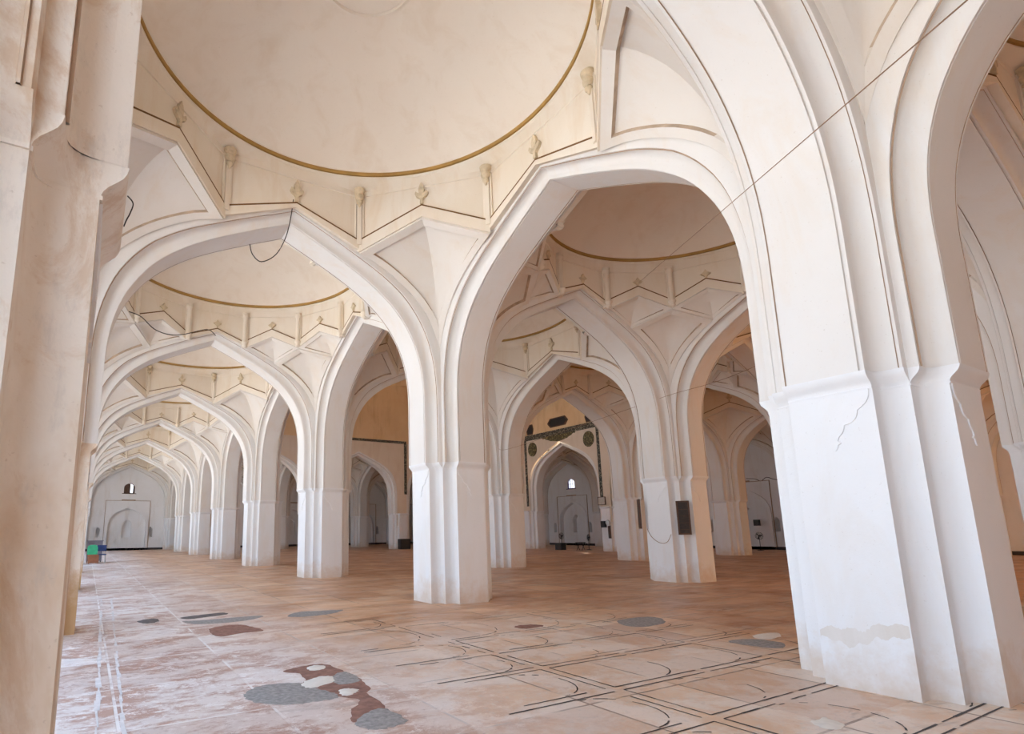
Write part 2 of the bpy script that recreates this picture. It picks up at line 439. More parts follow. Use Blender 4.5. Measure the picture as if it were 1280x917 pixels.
# ------------------------------------------------------------------ domes
def frieze_panel(n, kind):
    hw = AP * tan(pi/n)
    if kind == 'arch': zb = (8.14, 7.56 if n == 8 else 7.76); zg = (8.25, 7.77 if n == 8 else 7.90)
    else: zb = (8.10, 7.50 if n == 8 else 7.70); zg = (8.37, 7.77 if n == 8 else 7.95)
    ys = [hw*(k/8) for k in range(-8, 9)]
    def zz(t, y): return t[0] + (t[1]-t[0])*abs(y)/hw
    rows = []; mats = []
    def add(fx, fz, m): 
        rows.append([(fx(y), y, fz(y)) for y in ys]); mats.append(m)
    add(lambda y: AP+.16, lambda y: zz(zb, y)+.05, 0)
    add(lambda y: AP-.045, lambda y: zz(zb, y), 0)
    add(lambda y: AP-.05, lambda y: zz(zb, y)+.03, 0)
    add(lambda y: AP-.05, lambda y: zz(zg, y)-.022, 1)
    add(lambda y: AP-.05, lambda y: zz(zg, y)+.012, 0)
    add(lambda y: AP, lambda y: zz(zg, y)+.022, 0)
    add(lambda y: AP, lambda y: 8.80, 0)
    add(lambda y: AP-.02, lambda y: 8.81, 0)
    add(lambda y: AP-.02, lambda y: 8.93, 0)
    def cx(r): return lambda y: r*cos(atan2(y, AP))
    def circ(r, z, m):
        rows.append([(r*cos(atan2(y, AP)), r*sin(atan2(y, AP)), z) for y in ys]); mats.append(m)
    circ(RR+.035, ZR-.08, 0); circ(RR+.01, ZR-.06, 0); circ(RR+.008, ZR-.03, 0); circ(RR+.03, ZR-.02, 0); circ(RR+.03, ZR+.02, 0)
    mb = MB(); mb.grid(rows, matrow=mats); return mb.mesh('frieze_panel', [M_FRIEZE, M_LINE])
ME_FRIEZE = {(n, k): frieze_panel(n, k) for n in (8, 12) for k in ('arch', 'corner')}
# post strip with pendant (local: stands at x=Rv facing the centre)
def post_mesh(n):
    Rv = AP / cos(pi/n); z0 = 7.66 if n == 8 else 7.72
    mb = MB()
    for y0, y1, d in ((-.10, -.062, .05), (-.05, .05, .07), (.062, .10, .05)):
        mb.box((Rv-d-.03, y0, z0), (Rv+.03, y1, 8.86))
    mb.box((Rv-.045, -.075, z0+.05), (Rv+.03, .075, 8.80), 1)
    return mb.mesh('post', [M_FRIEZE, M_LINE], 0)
ME_POST = {8: post_mesh(8), 12: post_mesh(12)}
PPROF = [(0, 8.50), (.018, 8.53), (.035, 8.575), (.062, 8.60), (.07, 8.63), (.06, 8.66), (.045, 8.67), (.082, 8.70), (.098, 8.74), (.095, 8.79), (.06, 8.81), (.10, 8.84), (.115, 8.88), (.12, 8.93), (0, 8.93)]
mb = MB(); mb.lathe(PPROF, 14); ME_PENDANT = mb.mesh('pendant', M_ORN, 50)
BPROF = [(0, 7.70), (.03, 7.715), (.06, 7.73), (.085, 7.75), (.09, 7.77), (.06, 7.785), (.075, 7.82), (.105, 7.86), (.105, 7.90), (.07, 7.93), (.07, 8.72), (.1, 8.76), (.105, 8.83), (.08, 8.86), (.11, 8.90), (0, 8.92)]
mb = MB(); mb.lathe(BPROF, 14); ME_COLONNETTE = mb.mesh('colonnette', M_FRIEZE, 50)
fl = [(0, 0), (.03, .01), (.022, .10), (.05, .13), (.10, .16), (.125, .22), (.105, .27), (.075, .24), (.045, .22), (.055, .30), (.035, .38), (0, .45)]
poly = [(x, y) for x, y in fl] + [(-x, y) for x, y in fl[::-1][1:-1]]
mb = MB(); mb.prism([(x*1.15, y*1.1) for x, y in poly], 'x', -.03, .04); ME_FLEUR = mb.mesh('fleur_ornament', M_ORN, 0)
ros = [(.13*cos(t)*(1 if k % 2 == 0 else .55), .15 + .13*sin(t)*(1 if k % 2 == 0 else .55)) for k, t in enumerate([2*pi*q/8 for q in range(8)])]
mb = MB(); mb.prism(ros, 'x', 0, .04); mb.lathe([(0, -.02), (.035, -.02), (.035, .05), (0, .06)], 10, (0, 0, 0))
mb2 = MB(); mb2.prism(ros, 'x', -.03, .04); mb2.box((0, -.02, -.02), (.03, .02, .05)); mb2.box((-.02, -.03, .12), (.0, .03, .18)); ME_ROSETTE = mb2.mesh('rosette_ornament', M_ORN, 0)

mb = MB(); rise = 1.25; Rc = (RR*RR + rise*rise)/(2*rise)
rows = [[(RR*cos(t), RR*sin(t), ZR+.02) for t in [2*pi*q/96 for q in range(96)]]]
amax = math.asin(RR/Rc)
for k in range(1, 25):
    a = amax*(1-k/24); r = Rc*sin(a); z = ZR+.10 + rise - Rc*(1-cos(a))
    r = max(r, .001)
    rows.append([((r if k > 0 else RR)*cos(t), r*sin(t), z) for t in [2*pi*q/96 for q in range(96)]])
mb.grid([rows[0], [(RR*cos(t), RR*sin(t), ZR+.10) for t in [2*pi*q/96 for q in range(96)]]] + rows[1:], closed=True)
ME_DOME = mb.mesh('dome_shell', M_CREAM, 50)
mb = MB()
mb.grid([[(r*cos(2*pi*q/96), r*sin(2*pi*q/96), z) for q in range(96)] for r, z in ((RR+.035, ZR-.012), (RR-.012, ZR-.01), (RR-.018, ZR+.02), (RR-.012, ZR+.06), (RR+.004, ZR+.075), (RR+.035, ZR+.08))], closed=True)
ME_RIM = mb.mesh('rim_moulding', M_OCHRE, 50)
mb = MB(); zc = ZR+.10+rise - .03
mb.grid([[(r*cos(2*pi*q/48), r*sin(2*pi*q/48), z) for q in range(48)] for r, z in ((.81, zc-.05), (.795, zc-.075), (.765, zc-.075), (.75, zc-.03))], closed=True)
ME_CROWN = mb.mesh('crown_ring', M_CREAM, 50)

# pendentive panels --------------------------------------------------------
EXC = [(x, z) for x, z in EXT]
def ext_from(x0):
    pts = [(x, z) for x, z in EXC if x0 < x]
    # start point interpolated
    for (xa, za), (xb, zb) in zip(EXC, EXC[1:]):
        if xa <= x0 <= xb:
            pts.insert(0, (x0, za + (zb-za)*(x0-xa)/(xb-xa))); break
    out = []
    for k, (x, z) in enumerate(pts):
        if x > FPX:
            xa, za = out[-1]; t = (FPX-xa)/(x-xa); out.append((FPX, za+(z-za)*t)); break
        out.append((x, z))
    return out
FPX = S/2 - FP
def resample(pts, n):
    d = [0]
    for a, b in zip(pts, pts[1:]): d.append(d[-1] + (Vector(b)-Vector(a)).length)
    out = []
    for k in range(n+1):
        t = d[-1]*k/n; q = 0
        while q < len(d)-2 and d[q+1] < t: q += 1
        u = (t-d[q])/max(d[q+1]-d[q], 1e-9); out.append(Vector(pts[q]).lerp(Vector(pts[q+1]), u))
    return out
def half_patch(mb, crease, edge, toward, rim=.17, raise_=.07, n=16):
    """ruled half panel between crease (list of points) and edge, raised rim along the edge and the top"""
    C = resample(crease, n); E_ = resample(edge, n)
    # arc-length position of the top rim
    topd = 0; tb = 1
    rows = []
    L = sum((C[k+1]-C[k]).length for k in range(n))
    tb = max(rim*1.25 / max(L, .01), .01)
    ts = [0, tb*.92, tb*1.08] + [tb*1.08 + (1-tb*1.08)*k/12 for k in range(1, 13)]
    def at(P, t):
        f = min(t*n, n-1e-6); k = int(f); return P[k].lerp(P[k+1], f-k)
    for q, t in enumerate(ts):
        c = at(C, t); e = at(E_, t); w = (e-c).length
        sb = max(0.0, 1 - rim/max(w, 1e-6)); sb2 = max(0.0, 1-(rim*.88)/max(w, 1e-6))
        nt = (toward - (c+e)/2).normalized()
        t2 = at(C, min(t+.01, 1)) - at(C, max(t-.01, 0)); t3 = e - c
        nn = t3.cross(t2)
        nn = nn.normalized() if nn.length > 1e-6 else nt
        if nn.dot(nt) < 0: nn = -nn
        r = []
        for s_, lift in ((0, q <= 1), (sb*.33, q <= 1), (sb*.66, q <= 1), (sb, q <= 1), (sb2, True), (1, True)):
            r.append(c.lerp(e, s_) + nn*(raise_*min(1, w/.5) if lift else 0))
        away = t3.normalized() if w > 1e-4 else Vector((0, 0, 0))
        k_ = min(1, w/.5); r.append(e + nn*.01*k_ + away*.02*k_); r.append(e - nn*.10*k_ + away*.06*k_)      # returns into the masonry
        rows.append(r)
        if q == 0: rows.insert(0, [p - nn*.16 + Vector((0, 0, .03)) for p in r])
    f0 = len(mb.f); mb.grid(rows); nc = len(rows[0]) - 1
    for k in range(f0, len(mb.f)):
        a_, b_ = divmod(k - f0, nc)
        if (b_ == 3 and 2 <= a_ < len(rows) - 5) or (a_ == 2 and b_ <= 3): mb.m[k] = 1      # raised frame step: groove grime, and relief shade put into the colour
def mirror(mb, v0, f0):
    """mirror what was added since (v0,f0) across the diagonal plane x=y"""
    n = len(mb.v) - v0
    for k in range(n):
        x, y, z = mb.v[v0+k]; mb.v.append((y, x, z))
    for f, m in list(zip(mb.f[f0:], mb.m[f0:])):
        mb.face([i + n for i in f[::-1]], m)
TOW = Vector((0, 0, 5.5))
def bez(a, c, b, n=12):
    a, b, c = Vector(a), Vector(b), Vector(c)
    return [a*(1-t)**2 + c*2*t*(1-t) + b*t*t for t in [k/n for k in range(n+1)]]
exA = ext_from(1.80); BOT = Vector((FPX, FPX, exA[-1][1]))
def pend_A():
    K = Vector((AP*cos(pi/4), AP*sin(pi/4), 8.12)); hw = AP*tan(pi/8); V = Vector((hw+.01, AP, 7.53))
    crease = bez(K, (3.25, 3.25, 7.75), BOT)
    edge = [V] + [Vector((x, FPX-.004, z)) for x, z in exA]
    mb = MB(); half_patch(mb, crease, edge, TOW); mirror(mb, 0, 0)
    return mb.mesh('pendentive_panel', [M_PANEL, M_GRIME_SHADE], 32)
ME_PEND_A = pend_A()
LX = 1.98
exL = ext_from(LX); LB = Vector((LX, FPX-.004, exL[0][1]))
hw12 = AP*tan(pi/12); V1 = Vector((hw12, AP, 7.74)); VD = Vector((AP/cos(pi/12)*cos(pi/4), AP/cos(pi/12)*cos(pi/4), 7.72))
K2 = Vector((AP*cos(pi/3), AP*sin(pi/3), 8.11))
def pend_B():
    crease = bez(VD, (3.3, 3.3, 7.4), BOT)
    edge = [Vector((x, FPX-.004, z)) for x, z in exL]
    mb = MB(); half_patch(mb, crease, edge, TOW); mirror(mb, 0, 0)
    return mb.mesh('pendentive_panel', [M_PANEL, M_GRIME_SHADE], 32)
ME_PEND_B = pend_B()
def lozenge():
    mb = MB(); mid = (K2+LB)/2 + Vector((.03, .10, .05)); cr = bez(K2, mid, LB, 6)
    e1 = [V1] + [Vector((x, FPX-.004, z)) for x, z in ext_from(1.15) if x < LX] + [LB]
    half_patch(mb, cr, e1, TOW, .10, .05)
    half_patch(mb, cr, [VD, (VD+LB)/2, LB], TOW, .10, .05)
    v = mb.mesh('lozenge_panel', [M_PANEL, M_GRIME_SHADE], 32)
    mm = MB(); mm.v = [(y, x, z) for x, y, z in mb.v]; mm.f = [f[::-1] for f in mb.f]; mm.m = mb.m
    return v, mm.mesh('lozenge_panel', [M_PANEL, M_GRIME_SHADE], 32)
ME_LOZ = lozenge()

def add_dome(i, j, label):
    B = (i + j) % 2 != 0; n = 12 if B else 8
    d = thing('ceiling_dome', label, 'dome', ((j+.5)*S, (i+.5)*S, 0), 0, 'shallow domes over the bays')
    link('dome_shell', ME_DOME, d); link('rim_moulding', ME_RIM, d); link('crown_ring', ME_CROWN, d)
    Rv = AP/cos(pi/n)
    for k in range(n):
        a = 2*pi*k/n
        arch = (k % (n//4) == 0)
        f = link('frieze_panel', ME_FRIEZE[n, 'arch' if arch else 'corner'], d, rz=a)
        zf = 8.27 if arch else 8.39
        if B: zf = 8.27 if arch else 8.35
        link('rosette_ornament' if B else 'fleur_ornament', ME_ROSETTE if B else ME_FLEUR, f, (AP-.038, 0, zf))
        p = link('post', ME_POST[n], d, rz=a + pi/n)
        if B: link('colonnette', ME_COLONNETTE, p, (Rv-.09, 0, 0))
        else: link('pendant', ME_PENDANT, p, (Rv-.12, 0, 0))
    for q in range(4):
        link('pendentive_panel', ME_PEND_B if B else ME_PEND_A, d, rz=q*pi/2)
        if B:
            link('lozenge_panel', ME_LOZ[0], d, rz=q*pi/2); link('lozenge_panel', ME_LOZ[1], d, rz=q*pi/2)
    return d
for j in range(0, J1):
    for i in range(I0, I1):
        if in_chamber_bay(i, j): continue
        at = 'overhead behind the viewer' if i == -1 else f'{ORD[i]} from the viewer'
        kind = 'cream dome ringed by lozenge panels' if (i+j) % 2 else 'cream dome ringed by plain gabled frieze'
        d = add_dome(i, j, f'{kind} over the {aisle[j]}, {at}')
        if (i, j) == (0, 0): d['label'] = 'largest cream dome with ochre rim filling the top of the picture'

# ------------------------------------------------------------------ shell of the hall
X1, Y0, Y1 = J1*S, I0*S, I1*S
XW, YW = X1 + .45, Y1 + .45      # inner planes of the right and far walls
ZT = 11.3
mb = MB()
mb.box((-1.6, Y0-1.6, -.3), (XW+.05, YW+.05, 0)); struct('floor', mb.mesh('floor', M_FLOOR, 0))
mb = MB(); mb.box((-90, -110, -.5), (-1.6, 120, -.12)); mb.box((-1.6, -110, -.5), (60, Y0-1.6, -.12), 1)  # earth behind the hall is unseen, coloured for warm bounce light
struct('courtyard_ground', mb.mesh('courtyard_ground', [M_GROUND, M_EARTH_BOUNCE], 0))
mb = MB(); mb.box((12, Y0-11.5, -.12), (60, Y0-10.5, 15)); struct('wall_bounce_added', mb.mesh('wall_bounce_added', M_BOUNCE, 0))  # added unseen wall: bounces warm sun inside and blocks blue sky
# roof slabs around the chamber
cx0, cx1, cy0, cy1 = CH_J[0]*S-.62, CH_J[1]*S+.75, CH_I[0]*S-.62, CH_I[1]*S+.62
mb = MB()
mb.box((-1.2, Y0-1.2, ZT), (cx0, YW+.6, ZT+.4)); mb.box((cx1, Y0-1.2, ZT), (XW+.6, YW+.6, ZT+.4))
mb.box((cx0, Y0-1.2, ZT), (cx1, cy0, ZT+.4)); mb.box((cx0, cy1, ZT), (cx1, YW+.6, ZT+.4))
struct('ceiling', mb.mesh('ceiling', M_ROOF, 0))
# open arcades: spandrels above the outer arches
mb = MB()
for lat in (-.72, -.60):
    for i in range(I0, I1):
        t = spandrel(ZT+.1, lat, None)
        base = len(mb.v)
        for x, y, z in t.v: mb.v.append((y, (i+.5)*S + x, z))
        for f in t.f: mb.face([k+base for k in f])
mb.box((-.9, 6*S+4.3, 0), (-.62, YW+.6, ZT))  # unseen closing wall, length shaped to limit light on the far wall
struct('wall_left', mb.mesh('wall_left', M_ARCH, 0))
mb = MB(); XO = 2*S  # unseen openings beyond this point are added to light the deep aisles
mb.box((-1.2, Y0-.9, 0), (XO, Y0-.62, ZT+.1))
for j in range(2, J1):
    t = spandrel(ZT+.1, Y0-.62, None); base = len(mb.v)
    for x, y, z in t.v: mb.v.append(((j+.5)*S + x, y, z))
    for f in t.f: mb.face([k+base for k in f])
struct('wall_back', mb.mesh('wall_back', M_BACK, 0))  # unseen wall, coloured brown to bounce warm light onto the piers

# panelled walls: each bay has a blind arch, niches and a small arched window
def arch_poly(hw, zs, za, n=12):
    """pointed arch outline, base at z=0 handled by caller; returns right->left over the top"""
    pts = []
    top = [p for p in PROF if p[1] >= 4.6][::-1]
    for k in range(n+1):
        px, pz = top[round(k*(len(top)-1)/n)]
        pts.append((hw*px/top[0][0], zs + (za-zs)*(pz-top[0][1])/(PROF[0][1]-top[0][1])))
    return pts + [(-x, z) for x, z in pts[::-1][1:]]
def plate(mb, outer, holes, y, m=0):
    import bmesh
    bm = bmesh.new(); es = []
    for loop in [outer] + holes:
        vs = [bm.verts.new((p[0], 0, p[1])) for p in loop]
        es += [bm.edges.new((vs[k], vs[(k+1) % len(vs)])) for k in range(len(vs))]
    bmesh.ops.triangle_fill(bm, use_beauty=True, use_dissolve=False, edges=es)
    bm.verts.index_update(); base = len(mb.v)
    for v in bm.verts: mb.v.append((v.co.x, y, v.co.z))
    for f in bm.faces: mb.face([v.index+base for v in f.verts], m)
    bm.free()
def reveal(mb, loop, y0, y1, m=0):
    mb.grid([[(x, y0, z) for x, z in loop], [(x, y1, z) for x, z in loop]], m, closed=True)
def rect(x0, x1, z0, z1): return [(x1, z0), (x1, z1), (x0, z1), (x0, z0)]
BLIND = [(1.66, .2)] + arch_poly(1.66, 2.35, 4.05) + [(-1.66, .2)]
NICHE = [(.42, 1.2)] + arch_poly(.42, 2.35, 2.92, 5) + [(-.42, 1.2)]
SMALL = [(.18, 1.22)] + arch_poly(.18, 1.8, 2.2, 4) + [(-.18, 1.22)]
WIN = [(.48, 5.42)] + arch_poly(.48, 5.95, 6.42, 6) + [(-.48, 5.42)]
def sh(loop, dx): return [(x+dx, z) for x, z in loop]
def wall_bay(window=True):
    """wall seen from -y, wall face at y=0, thickness outwards"""
    mb = MB(); h = S/2
    holes = [BLIND, sh(SMALL, -2.42), sh(SMALL, 2.12)] + ([WIN] if window else [])
    plate(mb, rect(-h, h, 0, ZT+.1), holes, 0)
    reveal(mb, BLIND, 0, .42); plate(mb, BLIND, [NICHE], .42)
    reveal(mb, NICHE, .42, .9); plate(mb, NICHE, [], .9)
    for dx in (-2.42, 2.12):
        reveal(mb, sh(SMALL, dx), 0, .7); plate(mb, sh(SMALL, dx), [], .7)
    if window: reveal(mb, WIN, 0, 1.0)
    plate(mb, rect(-h, h, 0, ZT+.1), [WIN] if window else [], 1.0)
    # raised moulding round the blind arch and the square frame above it
    big = [(1.86, .2)] + arch_poly(1.86, 2.4, 4.32) + [(-1.86, .2)]
    rows = []
    for (loop, y) in ((BLIND, .1), (BLIND, -.09), (big, -.09), (big, 0.02)): rows.append([(x, y, z) for x, z in loop])
    mb.grid(rows)
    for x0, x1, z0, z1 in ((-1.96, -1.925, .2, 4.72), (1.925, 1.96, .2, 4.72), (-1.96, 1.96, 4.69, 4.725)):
        mb.box((x0, -.06, z0), (x1, .02, z1), 2)  # brown colour stands in for shading the thin frame loses in even light
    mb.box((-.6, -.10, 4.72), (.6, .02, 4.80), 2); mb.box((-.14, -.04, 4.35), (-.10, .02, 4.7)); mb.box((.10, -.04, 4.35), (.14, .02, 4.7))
    mb.box((-h, -.06, 0), (-1.9, .02, .2), 1); mb.box((1.9, -.06, 0), (h, .02, .2), 1); mb.box((-1.9, .0, 0), (1.9, .3, .2), 1)
    return mb
WBS = (wall_bay(False), wall_bay(True))
def wall_run(name, count, fn, opened):
    mb = MB()
    for k in range(count):
        base = len(mb.v); WB = WBS[k == opened]
        for p in WB.v: mb.v.append(fn(k, *p))
        for f, m in zip(WB.f, WB.m): mb.face([q+base for q in f], m)
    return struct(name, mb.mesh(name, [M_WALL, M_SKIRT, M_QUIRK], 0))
wall_run('wall_far', J1, lambda k, x, y, z: ((k+.5)*S + x, YW + y, z), 0)
wall_run('wall_right', I1-I0, lambda k, x, y, z: (XW + y, (I0+k+.5)*S - x, z), 5)
# windows
def window(nm, loc, rz, jali, label):
    w = link(nm, None, None, loc, rz); w['kind'] = 'structure'; w['label'] = label
    fr = MB()
    inn = [(x*.86, 5.42+(z-5.42)*.9+.05) for x, z in WIN]
    fr.grid([[(x, y, z) for x, z in lp] for lp, y in ((WIN, .12), (WIN, .06), (inn, .06), (inn, .12))], closed=True)
    fr.box((-.62, -.03, 5.36), (.62, .10, 5.42))
    link('window_frame', fr.mesh('window_frame', M_WOOD if jali else M_PURPLE, 0), w)
    if jali:
        sc = MB(); sc.box((-.45, .09, 5.44), (.05, .10, 6.34)); sc.box((.30, .07, 5.44), (.44, .10, 6.2))
        for k in range(7): sc.box((-.42+k*.075, .08, 5.46), (-.40+k*.075, .11, 6.2))
        for k in range(9): sc.box((-.42, .08, 5.5+k*.085), (.06, .11, 5.52+k*.085))
        sc.box((.04, .07, 5.44), (.08, .12, 6.3))
        link('lattice_screen', sc.mesh('lattice_screen', M_WOOD, 0), w)
    else:
        sc = MB()
        for k in range(3): sc.box((-.40+k*.26, .08, 5.46), (-.375+k*.26, .11, 6.25))
        sc.box((-.42, .08, 5.85), (.42, .11, 5.875))
        link('window_bars', sc.mesh('window_bars', M_PURPLE, 0), w)
    return w
wn = 3
window('window_1', (.5*S, YW, 0), 0, True, 'small arched window with brown lattice shutter high in the far wall')
window('window_2', (XW, 4.5*S, 0), -pi/2, False, 'small bright arched window with violet frame high in the right wall')

# ------------------------------------------------------------------ the domed chamber
ZC = 14.5
def chamber_wall(name, k, axis, pos, ln, mats, zt=ZC, holes=False):
    """k bays of plain wall above arches on the inner side of the chamber"""
    mb = MB()
    for q in range(k):
        t = spandrel(zt, 0, None); base = len(mb.v)
        for x, y, z in t.v:
            c = ln + (q+.5)*S + x
            mb.v.append((c, pos, z) if axis == 'x' else (pos, c, z))
        for f in t.f: mb.face([v+base for v in f])
    return mb
PQ = CH_J[1]*S - .74            # decorated wall plane
def two_tone(mb, zsplit=9.25):
    """split faces: upper part orange"""
    return mb
for nm, k, ax, pos, ln in (('wall_chamber_right', 3, 'y', PQ, CH_I[0]*S), ('wall_chamber_far', 3, 'x', CH_I[1]*S-.62, CH_J[0]*S),
                           ('wall_chamber_near', 3, 'x', CH_I[0]*S+.62, CH_J[0]*S)):
    mb = MB(); lo = chamber_wall(nm, k, ax, pos, ln, None, 9.22)
    mb.v = lo.v; mb.f = lo.f; mb.m = lo.m
    base = len(mb.v); L0, L1 = ln, ln + k*S
    if ax == 'x': q = [(L0, pos, 9.22), (L1, pos, 9.22), (L1, pos, ZC), (L0, pos, ZC)]
    else: q = [(pos, L0, 9.22), (pos, L1, 9.22), (pos, L1, ZC), (pos, L0, ZC)]
    if nm != 'wall_chamber_near': mb.face([mb.vert(p) for p in q], 1)
    else:
        hs = [[(c+2.6, 11.75), (c+2.6, 13.9), (c-2.6, 13.9), (c-2.6, 11.75)] for c in (L0+.5*S, L0+1.5*S, L0+2.5*S)]
        t = MB(); plate(t, [(L1, 9.22), (L1, ZC), (L0, ZC), (L0, 9.22)], hs, 0); base = len(mb.v)
        for x, y, z in t.v: mb.v.append((x, pos, z))
        for f in t.f: mb.face([v+base for v in f], 1)
    struct(nm, mb.mesh(nm, [M_CHWALL, M_ORANGE], 0))
# left chamber wall with clerestory openings to the sky
mb = chamber_wall('wall_chamber_left', 3, 'y', CH_J[0]*S+.62, CH_I[0]*S, None, 9.22)
xl = CH_J[0]*S+.62
hs = []
for q in range(3):
    c = CH_I[0]*S + (q+.5)*S
    hs.append([(c+2.6, 11.75), (c+2.6, 13.9), (c-2.6, 13.9), (c-2.6, 11.75)])
t = MB(); plate(t, [(CH_I[1]*S, 9.22), (CH_I[1]*S, ZC), (CH_I[0]*S, ZC), (CH_I[0]*S, 9.22)], hs, 0)
base = len(mb.v)
for x, y, z in t.v: mb.v.append((xl, x, z))
for f in t.f: mb.face([v+base for v in f], 1)
struct('wall_chamber_left', mb.mesh('wall_chamber_left', [M_CHWALL, M_ORANGE], 0))
# chamber dome
cx, cy = (CH_J[0]+CH_J[1])/2*S, (CH_I[0]+CH_I[1])/2*S; hc = 1.5*S
mb = MB(); rows = []
for k in range(0, 15):
    a = pi/2*k/14
    r = hc*cos(a); z = ZC + 5.0*sin(a)
    rows.append([((max(r, .01))*cos(t), (max(r, .01))*sin(t), z) for t in [2*pi*q/64 for q in range(64)]])
mb.grid(rows, closed=True)
cr = []
sq = []
for q in range(64):
    t = 2*pi*q/64; m_ = max(abs(cos(t)), abs(sin(t))); sq.append((hc*1.03*cos(t)/m_, hc*1.03*sin(t)/m_, ZC-.02))
mb.grid([sq, rows[0]], closed=True)
d = thing('ceiling_dome', 'great dome over the prayer chamber, mostly hidden behind the arches', 'dome', (cx, cy, 0))
link('dome_shell', mb.mesh('great_dome_shell', M_ORANGE, 40), d)
# decorated frame round the chamber arch
YC = (CH_I[0]+1.5)*S
fr = thing('inscription_frame', 'dark carved inscription band framing the chamber arch with a scalloped pendant', 'frame', (PQ-.005, YC, 0))
mb = MB(); mb.box((-.05, -3.95, 8.77), (.0, 3.95, 9.2)); link('top_band', mb.mesh('top_band', M_BAND, 0), fr)
for s_ in (-1, 1):
    mb = MB(); mb.box((-.05, s_*3.85-.11, 3.4), (0, s_*3.85+.11, 8.77)); link('side_band', mb.mesh('side_band', M_BAND, 0), fr)
sc = [(1.75, 8.78), (1.72, 8.66), (1.5, 8.68), (1.35, 8.56), (1.1, 8.5), (.9, 8.4), (.6, 8.36), (.3, 8.3), (0, 8.27)]
mb = MB(); mb.prism(sc + [(-x, z) for x, z in sc[::-1][1:]], 'x', -.05, 0); link('scalloped_pendant', mb.mesh('scalloped_pendant', M_MEDAL, 0), fr)
for s_, w in ((1, 'left'), (-1, 'right')):
    mb = MB(); mb.prism([(.5*cos(2*pi*k/32), .58*sin(2*pi*k/32)) for k in range(32)], 'x', -.06, 0)
    thing('medallion', f'round dark carved medallion {w} of the chamber arch apex', 'medallion', (PQ-.003, YC+s_*3.0, 8.0), 0, 'carved medallions beside the chamber arch', mb.mesh('medallion', M_MEDAL, 0))
def octo(hw, hh): return [(hw, 0), (hw*.72, hh), (-hw*.72, hh), (-hw, 0), (-hw*.72, -hh), (hw*.72, -hh)]
for yy, hw, hh, zz_ in ((0, 1.12, .36, 9.80), (3.2, .42, .42, 9.66), (-3.2, .42, .42, 9.66)):
    mb = MB(); o = octo(hw, hh); ins = octo(hw*.86, hh*.8)
    mb.grid([[(x_, y, z) for y, z in lp] for lp, x_ in ((o, 0), (o, -.05), (ins, -.05), (ins, -.01))], closed=True)
    mb.face([mb.vert((-.012, y, z)) for y, z in ins], 1)
    w = struct(f'window_{wn}', mb.mesh('blind_window', [M_WOOD, M_BLACK], 0), (PQ-.002, YC+yy, zz_)); wn += 1
    w['label'] = 'dark six-sided opening above the inscription band' if yy == 0 else f'small dark opening above the inscription band, {"left" if yy > 0 else "right"} end'
# frame on the far chamber wall
fr = thing('inscription_frame', 'dark frame line on the far chamber wall, seen beyond the left arcade', 'frame', ((CH_J[0]+1.5)*S, CH_I[1]*S-.625, 0))
mb = MB(); mb.box((-4.6, -.05, 9.2), (4.6, 0, 9.42)); link('top_band', mb.mesh('top_band2', M_BAND, 0), fr)
for s_ in (-1, 1):
    mb = MB(); mb.box((s_*4.5-.13, -.05, 4.7), (s_*4.5+.13, 0, 9.2)); link('side_band', mb.mesh('side_band2', M_BAND, 0), fr)

# ------------------------------------------------------------------ floor details
def inlay():
    mb = MB()
    def line(x0, y0, x1, y1, w=.011):
        d = Vector((x1-x0, y1-y0)); n = Vector((-d.y, d.x)).normalized()*w
        mb.face([mb.vert((p[0], p[1], .003)) for p in ((x0+n.x, y0+n.y), (x1+n.x, y1+n.y), (x1-n.x, y1-n.y), (x0-n.x, y0-n.y))])
    ycuts = [-2.72, -1.74, -.72, .33, 1.33, 2.36, 3.26, 4.24, 5.7, 6.7]
    cols = [(4.12, 5.42), (5.55, 6.83), (6.93, 8.14), (8.27, 9.5)]
    rr = random.Random(3)
    for c, (xa, xb) in enumerate(cols):
        for k, (ya, yb) in enumerate(zip(ycuts, ycuts[1:])):
            if c == 3 and -1.2 < ya < 1.2: continue
            if ya > 4.5 and c > 0: continue
            a, b = ya+.055, yb-.055
            segs = [(xa, a, xb, a), (xa, b, xb, b)]
            if c in (0, 1): segs += [(xb if c == 0 else xa, a, xb if c == 0 else xa, b)]
            if c == 2: segs += [(xb, a, xb, b)]
            for s_ in segs:
                n = 5
                for q in range(n):
                    if rr.random() < (.06 if ya < 2.4 else .3): continue
                    t0, t1 = q/n, (q+1)/n
                    line(s_[0]+(s_[2]-s_[0])*t0, s_[1]+(s_[3]-s_[1])*t0, s_[0]+(s_[2]-s_[0])*t1, s_[1]+(s_[3]-s_[1])*t1, rr.uniform(.006, .012))
            # arched head of each prayer space, pointing to the right
            m_ = (a+b)/2; r = (b-a)/2*.93; x0 = xb - .10 - r*.95
            pr = None
            for q in range(0, 19):
                t = -pi/2 + pi*q/18
                p = (x0 + r*.95*cos(t), m_ + r*sin(t))
                if pr and rr.random() > (.25 if q < 12 else .6): line(*pr, *p, rr.uniform(.004, .009))
                pr = p
    return mb.mesh('inlay_lines', M_INLAY, 0)
struct('trim_1', inlay(), label='black inlaid lines marking prayer spaces on the floor')
def strip_lines():
    mb = MB(); rr = random.Random(5)
    for x0, xe in ((1.05, 1.25), (1.24, 1.46)):
        y = -2.0
        while y < 13:
            L = rr.uniform(.15, .5); w = rr.uniform(.008, .028); x = x0 + (xe-x0)*(y-2)/9
            if rr.random() < .8: 
                mb.face([mb.vert((x+a+rr.uniform(-.01, .01), y+b, .0025)) for a, b in ((-w, 0), (w, 0), (w*.8, L), (-w*.7, L))])
            y += L
    return mb.mesh('white_lines', M_WHITELINE, 0)
struct('trim_2', strip_lines(), label='worn pair of white lines running along the left aisle floor')
